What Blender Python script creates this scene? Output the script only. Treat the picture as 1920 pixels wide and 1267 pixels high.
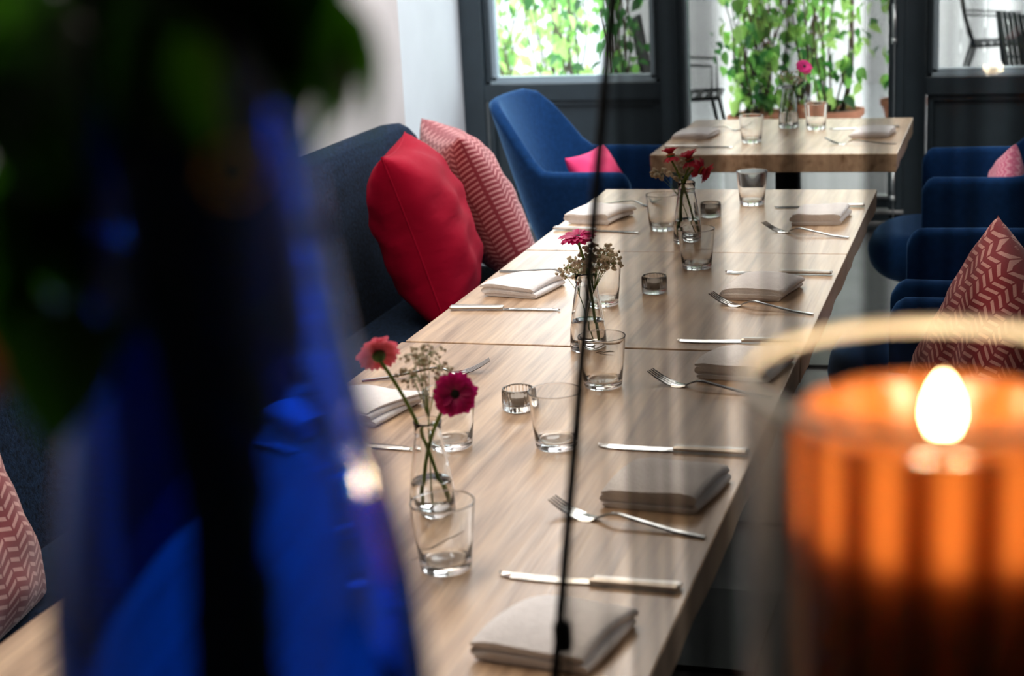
import bpy, bmesh, math, random
from mathutils import Vector, Matrix, Euler
random.seed(7)
for o in list(bpy.data.objects): bpy.data.objects.remove(o)
SC = bpy.context.scene
COL = SC.collection
PI = math.pi
V = Vector

# ------------------------------------------------------------------ camera
cam_d = bpy.data.cameras.new('camera'); cam = bpy.data.objects.new('camera', cam_d); COL.objects.link(cam)
R_ = ((0.95638237, 0.02760436, -0.29081054), (0.28772113, -0.26108586, 0.92143948), (-0.05049078, -0.96492081, -0.25764027))
M = Matrix.Identity(4)
for i in range(3):
    M[i][0] = R_[i][0]; M[i][1] = -R_[i][1]; M[i][2] = -R_[i][2]
M[2][3] = 1.55
cam.matrix_world = M
cam_d.sensor_width = 36; cam_d.lens = 57.4056; cam_d.clip_start = 0.02; cam_d.clip_end = 200
cam_d.dof.use_dof = True; cam_d.dof.focus_distance = 3.15; cam_d.dof.aperture_fstop = 4.9
SC.camera = cam
# ------------------------------------------------------------------ world, light, exposure
w = bpy.data.worlds.new('world'); SC.world = w; w.use_nodes = True
bg = w.node_tree.nodes['Background']; bg.inputs[0].default_value = (0.86, 0.94, 1.0, 1); bg.inputs[1].default_value = 3.9
SC.view_settings.view_transform = 'Standard'; SC.view_settings.look = 'None'
SC.view_settings.exposure = 0.42; SC.view_settings.gamma = 1.0; SC.view_settings.use_curve_mapping = False
SC.cycles.max_bounces = 12; SC.cycles.transmission_bounces = 12; SC.cycles.transparent_max_bounces = 16
SC.cycles.glossy_bounces = 4; SC.cycles.diffuse_bounces = 4; SC.cycles.sample_clamp_indirect = 6
def area(name, loc, rot, sx, sy, power, col, portal=False):
    l = bpy.data.lights.new(name, 'AREA'); l.shape = 'RECTANGLE'; l.size = sx; l.size_y = sy; l.energy = power; l.color = col
    if portal: l.cycles.is_portal = True
    o = bpy.data.objects.new(name, l); COL.objects.link(o); o.location = loc; o.rotation_euler = rot
    return o
area('window_portal', (-0.75, 7.9, 1.2), (PI/2, 0, PI), 3.8, 2.3, 1, (1, 1, 1), True)
area('ceiling_fill_light', (-1.0, 5.3, 2.86), (0, 0, 0), 1.2, 1.8, 40, (0.90, 0.95, 1.0))  # interior fill lights added at the ceiling, out of view
area('ceiling_fill_light', (-1.5, 2.6, 2.86), (0, 0, 0), 1.4, 2.6, 17, (1.0, 0.79, 0.58))
area('ceiling_fill_light', (1.6, 5.0, 2.86), (0, 0, 0), 1.0, 1.6, 44, (0.90, 0.95, 1.0))  # fill added to brighten the right side of the tables

# ------------------------------------------------------------------ material helpers
def nodes_of(name):
    m = bpy.data.materials.new(name); m.use_nodes = True
    nt = m.node_tree
    return m, nt, nt.nodes['Principled BSDF'], nt.nodes['Material Output']
def pm(name, col, rough=0.6, metal=0.0, noise=0.0, nscale=40.0, bump=0.0, bscale=None, sheen=0.0, trans=0.0, ior=1.45, spec=0.5, stretch=(1, 1, 1), emit=None, estr=0, coord='Object'):
    m, nt, b, out = nodes_of(name)
    b.inputs['Base Color'].default_value = (*col, 1); b.inputs['Roughness'].default_value = rough
    b.inputs['Metallic'].default_value = metal; b.inputs['IOR'].default_value = ior
    b.inputs['Transmission Weight'].default_value = trans; b.inputs['Specular IOR Level'].default_value = spec
    if sheen: b.inputs['Sheen Weight'].default_value = sheen; b.inputs['Sheen Roughness'].default_value = 0.5
    if emit: b.inputs['Emission Color'].default_value = (*emit, 1); b.inputs['Emission Strength'].default_value = estr
    if noise or bump:
        tc = nt.nodes.new('ShaderNodeTexCoord'); mp = nt.nodes.new('ShaderNodeMapping'); mp.inputs['Scale'].default_value = stretch
        nt.links.new(tc.outputs[coord], mp.inputs[0])
    if noise:
        n = nt.nodes.new('ShaderNodeTexNoise'); n.inputs['Scale'].default_value = nscale; n.inputs['Detail'].default_value = 5
        nt.links.new(mp.outputs[0], n.inputs[0])
        mr = nt.nodes.new('ShaderNodeMapRange'); mr.inputs[1].default_value = 0.3; mr.inputs[2].default_value = 0.7
        mr.inputs[3].default_value = 1 - noise; mr.inputs[4].default_value = 1 + noise
        nt.links.new(n.outputs[0], mr.inputs[0])
        mx = nt.nodes.new('ShaderNodeVectorMath'); mx.operation = 'SCALE'; mx.inputs[0].default_value = col
        nt.links.new(mr.outputs[0], mx.inputs['Scale']); nt.links.new(mx.outputs[0], b.inputs['Base Color'])
    if bump:
        n2 = nt.nodes.new('ShaderNodeTexNoise'); n2.inputs['Scale'].default_value = bscale or nscale; n2.inputs['Detail'].default_value = 4
        nt.links.new(mp.outputs[0], n2.inputs[0])
        bp = nt.nodes.new('ShaderNodeBump'); bp.inputs['Strength'].default_value = bump; bp.inputs['Distance'].default_value = 0.01
        nt.links.new(n2.outputs[0], bp.inputs['Height']); nt.links.new(bp.outputs[0], b.inputs['Normal'])
    return m

def oak_mat():
    m, nt, b, out = nodes_of('oak')
    N = nt.nodes.new; L = nt.links.new
    tc = N('ShaderNodeTexCoord')
    mp = N('ShaderNodeMapping'); mp.inputs['Scale'].default_value = (9, 0.9, 9); mp.inputs['Rotation'].default_value = (0, 0, 0.0)
    L(tc.outputs['Object'], mp.inputs[0])
    n1 = N('ShaderNodeTexNoise'); n1.inputs['Scale'].default_value = 1.6; n1.inputs['Detail'].default_value = 6; n1.inputs['Distortion'].default_value = 1.6
    L(mp.outputs[0], n1.inputs[0])
    mp2 = N('ShaderNodeMapping'); mp2.inputs['Scale'].default_value = (160, 5, 40)
    L(tc.outputs['Object'], mp2.inputs[0])
    n2 = N('ShaderNodeTexNoise'); n2.inputs['Scale'].default_value = 1.0; n2.inputs['Detail'].default_value = 3
    L(mp2.outputs[0], n2.inputs[0])
    # cathedral grain rings
    wv = N('ShaderNodeTexWave'); wv.wave_type = 'BANDS'; wv.bands_direction = 'X'; wv.inputs['Scale'].default_value = 9; wv.inputs['Distortion'].default_value = 14
    wv.inputs['Detail'].default_value = 3; wv.inputs['Detail Scale'].default_value = 0.7
    mp3 = N('ShaderNodeMapping'); mp3.inputs['Scale'].default_value = (1, 0.16, 1)
    L(tc.outputs['Object'], mp3.inputs[0]); L(mp3.outputs[0], wv.inputs[0])
    # staves: slightly different tint per board across the table
    sx = N('ShaderNodeSeparateXYZ'); L(tc.outputs['Object'], sx.inputs[0])
    mu = N('ShaderNodeMath'); mu.operation = 'MULTIPLY'; mu.inputs[1].default_value = 7.2; L(sx.outputs[0], mu.inputs[0])
    fl = N('ShaderNodeMath'); fl.operation = 'FLOOR'; L(mu.outputs[0], fl.inputs[0])
    wn = N('ShaderNodeTexWhiteNoise'); wn.noise_dimensions = '1D'; L(fl.outputs[0], wn.inputs['W'])
    add = N('ShaderNodeMath'); add.operation = 'MULTIPLY_ADD'; add.inputs[1].default_value = 0.45; L(n2.outputs[0], add.inputs[0]); L(n1.outputs[0], add.inputs[2])
    add2 = N('ShaderNodeMath'); add2.operation = 'MULTIPLY_ADD'; add2.inputs[1].default_value = 0.10; L(wv.outputs[0], add2.inputs[0]); L(add.outputs[0], add2.inputs[2])
    add3 = N('ShaderNodeMath'); add3.operation = 'MULTIPLY_ADD'; add3.inputs[1].default_value = 0.16; L(wn.outputs[0], add3.inputs[0]); L(add2.outputs[0], add3.inputs[2])
    cr = N('ShaderNodeValToRGB'); L(add3.outputs[0], cr.inputs[0])
    e = cr.color_ramp.elements; e[0].position = 0.56; e[0].color = (0.26, 0.145, 0.07, 1); e[1].position = 1.15; e[1].color = (0.66, 0.46, 0.29, 1)
    k = e.new(0.80); k.color = (0.50, 0.33, 0.205, 1)
    L(cr.outputs[0], b.inputs['Base Color'])
    b.inputs['Roughness'].default_value = 0.33; b.inputs['Specular IOR Level'].default_value = 0.9; b.inputs['Coat Weight'].default_value = 0.35; b.inputs['Coat Roughness'].default_value = 0.28
    bp = N('ShaderNodeBump'); bp.inputs['Strength'].default_value = 0.22; bp.inputs['Distance'].default_value = 0.004
    L(add2.outputs[0], bp.inputs['Height']); L(bp.outputs[0], b.inputs['Normal'])
    return m

def herringbone(name, ca, cb, cols=11.0, rows=16.0):
    m, nt, b, out = nodes_of(name)
    N = nt.nodes.new; L = nt.links.new
    def mt(op, a=None, bb=None, c=None):
        x = N('ShaderNodeMath'); x.operation = op
        for i, vv in enumerate((a, bb, c)):
            if vv is None: continue
            if isinstance(vv, (int, float)): x.inputs[i].default_value = vv
            else: L(vv, x.inputs[i])
        return x.outputs[0]
    tc = N('ShaderNodeTexCoord'); s = N('ShaderNodeSeparateXYZ'); L(tc.outputs['UV'], s.inputs[0])
    u = mt('MULTIPLY', s.outputs[0], cols); v = mt('MULTIPLY', s.outputs[1], rows)
    tri = mt('PINGPONG', u, 1.0)
    st = mt('FRACT', mt('ADD', mt('MULTIPLY', tri, 0.75), v))
    stripe = mt('GREATER_THAN', st, 0.60)
    edge = mt('FRACT', u)
    gap = mt('GREATER_THAN', mt('ABSOLUTE', mt('SUBTRACT', edge, 0.5)), 0.43)
    msk = mt('MULTIPLY', stripe, mt('SUBTRACT', 1.0, gap))
    no = N('ShaderNodeTexNoise'); no.inputs['Scale'].default_value = 300; L(tc.outputs['UV'], no.inputs[0])
    mx = N('ShaderNodeMix'); mx.data_type = 'RGBA'; mx.inputs[6].default_value = (*ca, 1); mx.inputs[7].default_value = (*cb, 1)
    L(msk, mx.inputs[0])
    mx2 = N('ShaderNodeMix'); mx2.data_type = 'RGBA'; mx2.blend_type = 'MULTIPLY'; mx2.inputs[0].default_value = 0.5
    L(mx.outputs[2], mx2.inputs[6]); L(no.outputs[0], mx2.inputs[7]); 
    L(mx2.outputs[2], b.inputs['Base Color'])
    b.inputs['Roughness'].default_value = 0.9; b.inputs['Sheen Weight'].default_value = 0.3
    bp = N('ShaderNodeBump'); bp.inputs['Strength'].default_value = 0.4; bp.inputs['Distance'].default_value = 0.003
    L(msk, bp.inputs['Height']); L(bp.outputs[0], b.inputs['Normal'])
    return m

def thin_glass(name, tint=(1, 1, 1), streak=0.0, gloss=1.0, rough=0.0):
    """thin pane: transparent seen straight on, mirror at grazing angles"""
    m = bpy.data.materials.new(name); m.use_nodes = True; nt = m.node_tree; nt.nodes.clear()
    N = nt.nodes.new; L = nt.links.new
    out = N('ShaderNodeOutputMaterial'); tr = N('ShaderNodeBsdfTransparent'); gl = N('ShaderNodeBsdfGlossy'); mix = N('ShaderNodeMixShader')
    tr.inputs[0].default_value = (*tint, 1); gl.inputs['Roughness'].default_value = rough; gl.inputs[0].default_value = (gloss, gloss, gloss, 1)
    lw = N('ShaderNodeLayerWeight'); lw.inputs[0].default_value = 0.5
    pw = N('ShaderNodeMath'); pw.operation = 'POWER'; pw.inputs[1].default_value = 4.5; L(lw.outputs['Facing'], pw.inputs[0])
    fr = N('ShaderNodeMath'); fr.operation = 'MULTIPLY_ADD'; fr.inputs[1].default_value = 0.9; fr.inputs[2].default_value = 0.035; L(pw.outputs[0], fr.inputs[0])
    L(fr.outputs[0], mix.inputs[0]); L(tr.outputs[0], mix.inputs[1]); L(gl.outputs[0], mix.inputs[2]); L(mix.outputs[0], out.inputs[0])
    if streak:  # vertical dark bands put into the tint to shade the view behind
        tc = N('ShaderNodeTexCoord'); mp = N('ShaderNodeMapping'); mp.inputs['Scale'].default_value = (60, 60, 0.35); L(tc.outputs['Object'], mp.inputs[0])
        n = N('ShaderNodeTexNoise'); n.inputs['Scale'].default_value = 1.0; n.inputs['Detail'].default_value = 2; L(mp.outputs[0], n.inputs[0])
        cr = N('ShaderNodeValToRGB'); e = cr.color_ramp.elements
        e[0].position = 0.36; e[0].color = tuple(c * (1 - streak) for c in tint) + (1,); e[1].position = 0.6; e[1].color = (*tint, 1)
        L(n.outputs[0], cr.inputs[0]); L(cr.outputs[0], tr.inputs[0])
    return m

def translucent(name, col, tcol, mixf=0.5, rough=0.5, noise=0.25, nscale=30):
    m, nt, b, out = nodes_of(name)
    N = nt.nodes.new; L = nt.links.new
    b.inputs['Base Color'].default_value = (*col, 1); b.inputs['Roughness'].default_value = rough
    t = N('ShaderNodeBsdfTranslucent'); t.inputs[0].default_value = (*tcol, 1)
    mx = N('ShaderNodeMixShader'); mx.inputs[0].default_value = mixf
    L(b.outputs[0], mx.inputs[1]); L(t.outputs[0], mx.inputs[2]); L(mx.outputs[0], out.inputs[0])
    if noise:
        oi = N('ShaderNodeObjectInfo')
        hs = N('ShaderNodeHueSaturation'); hs.inputs['Color'].default_value = (*col, 1)
        mr = N('ShaderNodeMapRange'); mr.inputs[3].default_value = 1 - noise; mr.inputs[4].default_value = 1 + noise
        L(oi.outputs['Random'], mr.inputs[0]); L(mr.outputs[0], hs.inputs['Value']); L(hs.outputs[0], b.inputs['Base Color'])
        hs2 = N('ShaderNodeHueSaturation'); hs2.inputs['Color'].default_value = (*tcol, 1)
        L(mr.outputs[0], hs2.inputs['Value']); L(hs2.outputs[0], t.inputs[0])
    return m

MT = {}
MT['oak'] = oak_mat()
MT['floor'] = pm('grey_floor', (0.115, 0.12, 0.13), 0.5, noise=0.15, nscale=6, bump=0.05)
MT['plaster'] = pm('warm_grey_plaster', (0.62, 0.57, 0.56), 0.85, noise=0.05, nscale=3, bump=0.08, bscale=60)
MT['white'] = pm('white_plaster', (0.80, 0.82, 0.86), 0.8, noise=0.03, nscale=4)
MT['ceiling'] = pm('ceiling_paint', (0.20, 0.19, 0.18), 0.9)
MT['dark_wall'] = pm('dark_back_wall', (0.06, 0.055, 0.05), 0.8)
MT['frame'] = pm('slate_grey_paint', (0.028, 0.042, 0.053), 0.36, noise=0.08, nscale=15)
MT['bead'] = pm('glazing_bead', (0.34, 0.42, 0.48), 0.25)  # light on the sill beads put into this paler colour
MT['alu'] = pm('brushed_aluminium', (0.65, 0.68, 0.7), 0.35, 1.0)
MT['pane'] = thin_glass('window_glass', (0.97, 0.99, 0.98))
MT['navy'] = pm('navy_grey_felt', (0.007, 0.018, 0.042), 0.95, noise=0.7, nscale=130, bump=0.2, bscale=300, sheen=0.03, spec=0.1)
MT['blue'] = pm('blue_wool', (0.006, 0.034, 0.118), 0.92, noise=0.2, nscale=60, bump=0.15, bscale=500, sheen=0.75, spec=0.1)
_b = MT['blue'].node_tree.nodes['Principled BSDF']; _b.inputs['Sheen Tint'].default_value = (0.25, 0.55, 1.0, 1); _b.inputs['Sheen Roughness'].default_value = 0.35
MT['red'] = pm('red_satin_cotton', (0.33, 0.0008, 0.020), 0.7, noise=0.1, nscale=5, bump=0.9, bscale=7, spec=0.12, stretch=(0.6, 1, 1.6))
MT['pink'] = pm('pink_cotton', (0.75, 0.03, 0.16), 0.7)
MT['herr'] = herringbone('red_herringbone', (0.30, 0.003, 0.015), (0.80, 0.38, 0.34), 14, 28)
MT['herr2'] = herringbone('rose_herringbone', (0.36, 0.025, 0.045), (0.85, 0.36, 0.36), 20, 32)
MT['pinkwool'] = herringbone('pink_weave', (0.7, 0.15, 0.28), (0.95, 0.45, 0.55), 18, 26)
MT['steel'] = pm('polished_steel', (0.66, 0.65, 0.63), 0.16, 1.0)
MT['steel2'] = pm('satin_steel', (0.52, 0.48, 0.44), 0.30, 1.0)
MT['linen'] = pm('linen', (0.84, 0.81, 0.81), 0.9, noise=0.05, nscale=70, bump=0.25, bscale=220)
MT['glass'] = pm('clear_glass', (0.985, 0.99, 0.985), 0.0, trans=1.0, ior=1.45)
MT['glassrib'] = pm('ribbed_glass', (0.97, 0.98, 0.97), 0.03, trans=1.0, ior=1.45)
MT['water'] = pm('water', (0.98, 0.99, 0.985), 0.0, trans=1.0, ior=1.33)
MT['wax'] = pm('tealight_wax', (0.34, 0.29, 0.25), 0.5)
MT['black'] = pm('black_metal', (0.008, 0.008, 0.008), 0.55, spec=0.2)
MT['blackmatte'] = pm('black_steel', (0.015, 0.017, 0.02), 0.5, 0.3)
MT['darkwood'] = pm('dark_wood', (0.035, 0.022, 0.016), 0.5, noise=0.3, nscale=20, stretch=(4, 4, 0.4))
MT['stem'] = translucent('green_stem', (0.16, 0.26, 0.03), (0.2, 0.35, 0.03), 0.15, noise=0)
MT['calyx'] = pm('calyx_green', (0.08, 0.17, 0.04), 0.7)
MT['magenta'] = translucent('magenta_petal', (0.52, 0.002, 0.13), (0.7, 0.01, 0.22), 0.3, noise=0.12)
MT['coral'] = translucent('coral_pink_petal', (0.80, 0.12, 0.20), (0.9, 0.2, 0.28), 0.3, noise=0.12)
MT['crimson'] = translucent('crimson_petal', (0.55, 0.02, 0.06), (0.7, 0.05, 0.1), 0.3, noise=0.12)
MT['orchid'] = translucent('bright_pink_petal', (0.80, 0.04, 0.32), (0.9, 0.1, 0.4), 0.35, noise=0.12)
MT['ring'] = pm('gerbera_ring', (0.42, 0.11, 0.03), 0.8, noise=0.5, nscale=500)
MT['eye'] = pm('gerbera_eye', (0.01, 0.008, 0.004), 0.9)
MT['gyps'] = translucent('cream_blossom', (0.66, 0.58, 0.46), (0.85, 0.78, 0.62), 0.45, noise=0)
MT['leaf'] = translucent('bright_leaf', (0.18, 0.42, 0.10), (0.34, 0.75, 0.16), 0.5, noise=0.55)
MT['leafy'] = translucent('yellow_green_leaf', (0.40, 0.62, 0.16), (0.62, 0.95, 0.30), 0.55, noise=0.3)
MT['leafd'] = translucent('deep_green_leaf', (0.03, 0.13, 0.03), (0.06, 0.28, 0.05), 0.4, noise=0.5)
MT['bigleaf'] = translucent('dark_big_leaf', (0.008, 0.035, 0.006), (0.06, 0.26, 0.01), 0.4, rough=0.6, noise=0.4)
MT['vine'] = pm('brown_vine', (0.08, 0.05, 0.035), 0.8)
MT['terra'] = pm('terracotta', (0.52, 0.21, 0.13), 0.85, noise=0.12, nscale=20)
MT['soil'] = pm('soil', (0.04, 0.025, 0.015), 0.95)
MT['patio'] = pm('pale_patio', (0.60, 0.61, 0.63), 0.8, noise=0.06, nscale=5)
MT['board'] = pm('white_board', (0.66, 0.65, 0.66), 0.75, noise=0.05, nscale=8, stretch=(6, 6, 0.4))
MT['counter'] = pm('counter_top', (0.05, 0.04, 0.035), 0.5)
MT['screen'] = thin_glass('streak_shade_glass', (0.84, 0.82, 0.79), streak=0.5, gloss=0.10)  # streaky darkening of the view put into the tint
MT['vaseblue'] = pm('cobalt_glass', (0.02, 0.19, 0.74), 0.0, trans=1.0, ior=1.45)
MT['hurr'] = thin_glass('hurricane_glass', (0.96, 0.95, 0.93), gloss=0.6, rough=0.02)
MT['rim'] = pm('glass_lip_highlight', (0.80, 0.78, 0.70), 0.15, trans=0.4, ior=1.4)  # bright reflections of the rim put into a pale half-clear colour
MT['candlewax'] = pm('melted_wax', (0.85, 0.40, 0.14), 0.4)
_b = MT['candlewax'].node_tree.nodes['Principled BSDF']; _b.inputs['Subsurface Weight'].default_value = 0.8; _b.inputs['Subsurface Radius'].default_value = (0.06, 0.024, 0.006); _b.inputs['Subsurface Scale'].default_value = 1.0
def amber_mat():
    # thick ribs of amber glass let less light through than the thin flutes between them
    m = translucent('amber_glass', (0.36, 0.12, 0.03), (0.95, 0.46, 0.18), 0.55, rough=0.25, noise=0)
    nt = m.node_tree; N = nt.nodes.new; L = nt.links.new
    t = [n for n in nt.nodes if n.type == 'BSDF_TRANSLUCENT'][0]
    tc = N('ShaderNodeTexCoord'); sp = N('ShaderNodeSeparateXYZ'); L(tc.outputs['Object'], sp.inputs[0])
    at = N('ShaderNodeMath'); at.operation = 'ARCTAN2'; L(sp.outputs[1], at.inputs[0]); L(sp.outputs[0], at.inputs[1])
    mu = N('ShaderNodeMath'); mu.operation = 'MULTIPLY'; mu.inputs[1].default_value = 15; L(at.outputs[0], mu.inputs[0])
    co = N('ShaderNodeMath'); co.operation = 'COSINE'; L(mu.outputs[0], co.inputs[0])
    mr = N('ShaderNodeMapRange'); mr.inputs[1].default_value = -1; mr.inputs[2].default_value = 0.9; L(co.outputs[0], mr.inputs[0])
    mx = N('ShaderNodeMix'); mx.data_type = 'RGBA'; mx.inputs[6].default_value = (1.0, 0.60, 0.30, 1); mx.inputs[7].default_value = (0.22, 0.06, 0.012, 1)
    L(mr.outputs[0], mx.inputs[0]); L(mx.outputs[2], t.inputs[0])
    return m
MT['amber'] = amber_mat()
MT['flame'] = pm('flame', (1, 0.8, 0.4), 0.5, emit=(1.0, 0.72, 0.32), estr=45)
MT['lamp'] = pm('fill_diffuser', (1, 1, 1), 0.5, emit=(1.0, 0.95, 0.88), estr=2)  # glowing face of the added fill panels
MT['orange'] = translucent('orange_petal', (0.7, 0.12, 0.01), (0.9, 0.2, 0.02), 0.3, noise=0.1)
MT['yellow'] = translucent('yellow_petal', (0.6, 0.35, 0.01), (0.8, 0.5, 0.02), 0.3, noise=0.1)

# ------------------------------------------------------------------ mesh helpers
class MB:
    def __init__(s): s.v = []; s.f = []; s.uv = None
    def add(s, vs, fs, m=None):
        n = len(s.v); s.v += [(m @ V(p)) if m else V(p) for p in vs]; s.f += [tuple(i + n for i in f) for f in fs]; return s
    def box(s, x0, x1, y0, y1, z0, z1):
        return s.add([(x, y, z) for x in (x0, x1) for y in (y0, y1) for z in (z0, z1)],
                     [(0, 1, 3, 2), (4, 6, 7, 5), (0, 4, 5, 1), (2, 3, 7, 6), (0, 2, 6, 4), (1, 5, 7, 3)])
    def lathe(s, prof, n=32, m=None, rib=0, cap=True, ribamp=0.0):
        vs = []; fs = []; k = len(prof)
        for i in range(n):
            a = 2 * PI * i / n
            for (r, z, *fl) in prof:
                rr = r
                if rib and fl and fl[0]: rr = r + ribamp * math.cos(rib * a)
                vs.append((rr * math.cos(a), rr * math.sin(a), z))
        for i in range(n):
            j = (i + 1) % n
            for q in range(k - 1):
                fs.append((i * k + q, j * k + q, j * k + q + 1, i * k + q + 1))
        if cap:
            if prof[0][0] > 1e-6: fs.append(tuple(i * k for i in reversed(range(n))))
            if prof[-1][0] > 1e-6: fs.append(tuple(i * k + k - 1 for i in range(n)))
        return s.add(vs, fs, m)
    def tube(s, pts, rad, n=8, m=None):
        pts = [V(p) for p in pts]; k = len(pts)
        if not isinstance(rad, (list, tuple)): rad = [rad] * k
        vs = []; fs = []
        up = V((0.13, 0.21, 0.97))
        for i, p in enumerate(pts):
            t = (pts[min(i + 1, k - 1)] - pts[max(i - 1, 0)]).normalized()
            a = t.cross(up)
            if a.length < 0.15: a = t.cross(V((1, 0, 0)))
            a.normalize(); b = t.cross(a).normalized()
            for q in range(n):
                th = 2 * PI * q / n; vs.append(p + (a * math.cos(th) + b * math.sin(th)) * rad[i])
        for i in range(k - 1):
            for q in range(n):
                r = (q + 1) % n; fs.append((i * n + q, i * n + r, (i + 1) * n + r, (i + 1) * n + q))
        fs.append(tuple(reversed(range(n)))); fs.append(tuple((k - 1) * n + q for q in range(n)))
        return s.add(vs, fs, m)
    def sphere(s, c, r, n=8, h=5, sc=(1, 1, 1)):
        prof = [(r * math.sin(PI * i / h) if 0 < i < h else 0.0, -r * math.cos(PI * i / h)) for i in range(h + 1)]
        return s.lathe(prof, n, Matrix.Translation(c) @ Matrix.Diagonal((*sc, 1)), cap=False)
    def mesh(s, name, mat, smooth=True, bevel=0):
        me = bpy.data.meshes.new(name); me.from_pydata([tuple(p) for p in s.v], [], s.f)
        if s.uv:
            ul = me.uv_layers.new(name='UVMap')
            for l in me.loops: ul.data[l.index].uv = s.uv[l.vertex_index]
        me.materials.append(MT[mat] if isinstance(mat, str) else mat)
        bm = bmesh.new(); bm.from_mesh(me); bmesh.ops.recalc_face_normals(bm, faces=bm.faces[:]); bm.to_mesh(me); bm.free()
        for p in me.polygons: p.use_smooth = smooth
        return me
    def build(s, name, mat, parent=None, smooth=True, bevel=0, seg=2, angle=None, loc=None):
        me = s.mesh(name, mat, smooth)
        o = bpy.data.objects.new(name, me); COL.objects.link(o)
        if parent: o.parent = parent
        if loc: o.location = loc
        if bevel:
            b = o.modifiers.new('bevel', 'BEVEL'); b.width = bevel; b.segments = seg; b.limit_method = 'ANGLE'; b.angle_limit = 0.6
            b.harden_normals = False
        if smooth and angle:
            me.set_sharp_from_angle(angle=math.radians(angle))
        return o
def boxo(name, x0, x1, y0, y1, z0, z1, mat, parent=None, bevel=0.0):
    """a box with its origin at its own base"""
    cx, cy = (x0 + x1) / 2, (y0 + y1) / 2
    if parent: return MB().box(x0, x1, y0, y1, z0, z1).build(name, mat, parent, False, bevel)
    o = MB().box(x0 - cx, x1 - cx, y0 - cy, y1 - cy, 0, z1 - z0).build(name, mat, None, False, bevel); o.location = (cx, cy, z0); return o
def empty(name, loc=(0, 0, 0), rz=0.0, rot=None):
    o = bpy.data.objects.new(name, None); COL.objects.link(o); o.location = loc; o.rotation_euler = rot or (0, 0, rz); o.empty_display_size = 0.05
    return o
def tag(o, label=None, cat=None, group=None, kind=None):
    if label: o['label'] = label
    if cat: o['category'] = cat
    if group: o['group'] = group
    if kind: o['kind'] = kind
    return o
KIDS = {}
def copy_tree(o, loc=None, rz=None, label=None, parent=None):
    c = o.copy(); COL.objects.link(c); c.parent = parent
    for ch in [x for x in bpy.data.objects if x.parent == o]: copy_tree(ch, parent=c)
    if loc is not None: c.location = loc
    if rz is not None: c.rotation_euler = (0, 0, rz)
    if label: c['label'] = label
    return c
def struct(o): o['kind'] = 'structure'; return o
def smoothstep(a, b, x):
    t = max(0, min(1, (x - a) / (b - a))); return t * t * (3 - 2 * t)

# ------------------------------------------------------------------ room shell
YW = 7.54
struct(boxo('floor', -2.7, 3.4, -3.0, YW + 0.22, -0.1, 0.0, 'floor'))
struct(boxo('ceiling', -2.7, 3.4, -3.0, YW + 0.22, 2.9, 3.0, 'ceiling'))
struct(boxo('wall_left', -2.7, -2.0, -3.0, 5.25, 0.0, 2.9, 'plaster'))
struct(boxo('wall_left_recess', -2.72, -2.56, 5.25, YW + 0.2, 0.0, 2.9, 'white'))
struct(boxo('baseboard_left', -1.999, -1.985, -3.0, 5.25, 0.0, 0.08, 'white'))
struct(boxo('wall_right', 3.3, 3.4, -3.0, YW + 0.2, 0.0, 2.9, 'plaster'))
struct(boxo('wall_back', -2.7, 3.4, -3.1, -3.0, 0.0, 2.9, 'dark_wall'))
wf = empty('wall_front', (0, YW, 0)); struct(wf)
for nm, a in (('wall_section', (0.92, 3.3, 0, 0.2, 0, 2.9)), ('lintel', (-2.56, 0.92, 0, 0.2, 2.35, 2.9))):
    MB().box(*a).build(nm, 'plaster', wf, False)

FR = 0.10   # depth of frames behind the wall plane
def window_unit(n, x0, x1, gx0, gx1, right_open=False):
    """grey framed window over a recessed panel, local coordinates at the wall plane"""
    e = struct(empty('window_%d' % n, (0, YW, 0)))
    B = lambda nm, *a, mat='frame', bev=0.004: MB().box(*a).build(nm, mat, e, False, bev)
    B('jamb', x0, gx0 - 0.055, -0.01, FR, 0.0, 2.35)
    B('jamb', gx1 + 0.055, x1, -0.01, FR, 0.0, 2.35)
    B('head_rail', gx0 - 0.055, gx1 + 0.055, -0.005, FR, 2.2, 2.35)
    B('middle_rail', gx0 - 0.055, gx1 + 0.055, -0.008, FR, 0.625, 0.705)
    B('bottom_rail', gx0 - 0.055, gx1 + 0.055, -0.008, FR, 0.03, 0.155)
    B('baseboard', x0, x1, -0.02, FR, 0.0, 0.03, mat='bead')
    B('panel', gx0 - 0.045, gx1 + 0.045, 0.045, 0.07, 0.155, 0.625)
    # stepped glazing beads
    for k in (0, 1):
        d = 0.018 * k; y = 0.018 + 0.02 * k; t = 0.0
        B('sill_bead' if k == 0 else 'inner_bead', gx0 - 0.055 + 0.0, gx1 + 0.055, y, FR, 0.70 + d, 0.72 + d - 0.002, mat='bead', bev=0.002)
        B('glazing_bead', gx0 - 0.055 + 1.4 * d, gx0 - 0.028 + 1.4 * d, y, FR - 0.01, 0.70, 2.2, mat='bead' if k else 'frame', bev=0.003)
        B('glazing_bead', gx1 + 0.028 - 1.4 * d, gx1 + 0.055 - 1.4 * d, y, FR - 0.01, 0.70, 2.2, mat='bead' if k else 'frame', bev=0.003)
    # moulding around the lower panel
    B('moulding', gx0 - 0.05, gx0 - 0.02, 0.02, 0.05, 0.155, 0.625, mat='frame')
    B('moulding', gx1 + 0.02, gx1 + 0.05, 0.02, 0.05, 0.155, 0.625, mat='frame')
    B('moulding', gx0 - 0.02, gx1 + 0.02, 0.02, 0.05, 0.595, 0.625)
    B('moulding', gx0 - 0.02, gx1 + 0.02, 0.02, 0.05, 0.155, 0.185)
    B('pane', gx0 - 0.03, gx1 + 0.03, 0.062, 0.066, 0.73, 2.21, mat='pane', bev=0)
    return e
window_unit(1, -2.56, -1.50, -2.396, -1.645)
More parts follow.
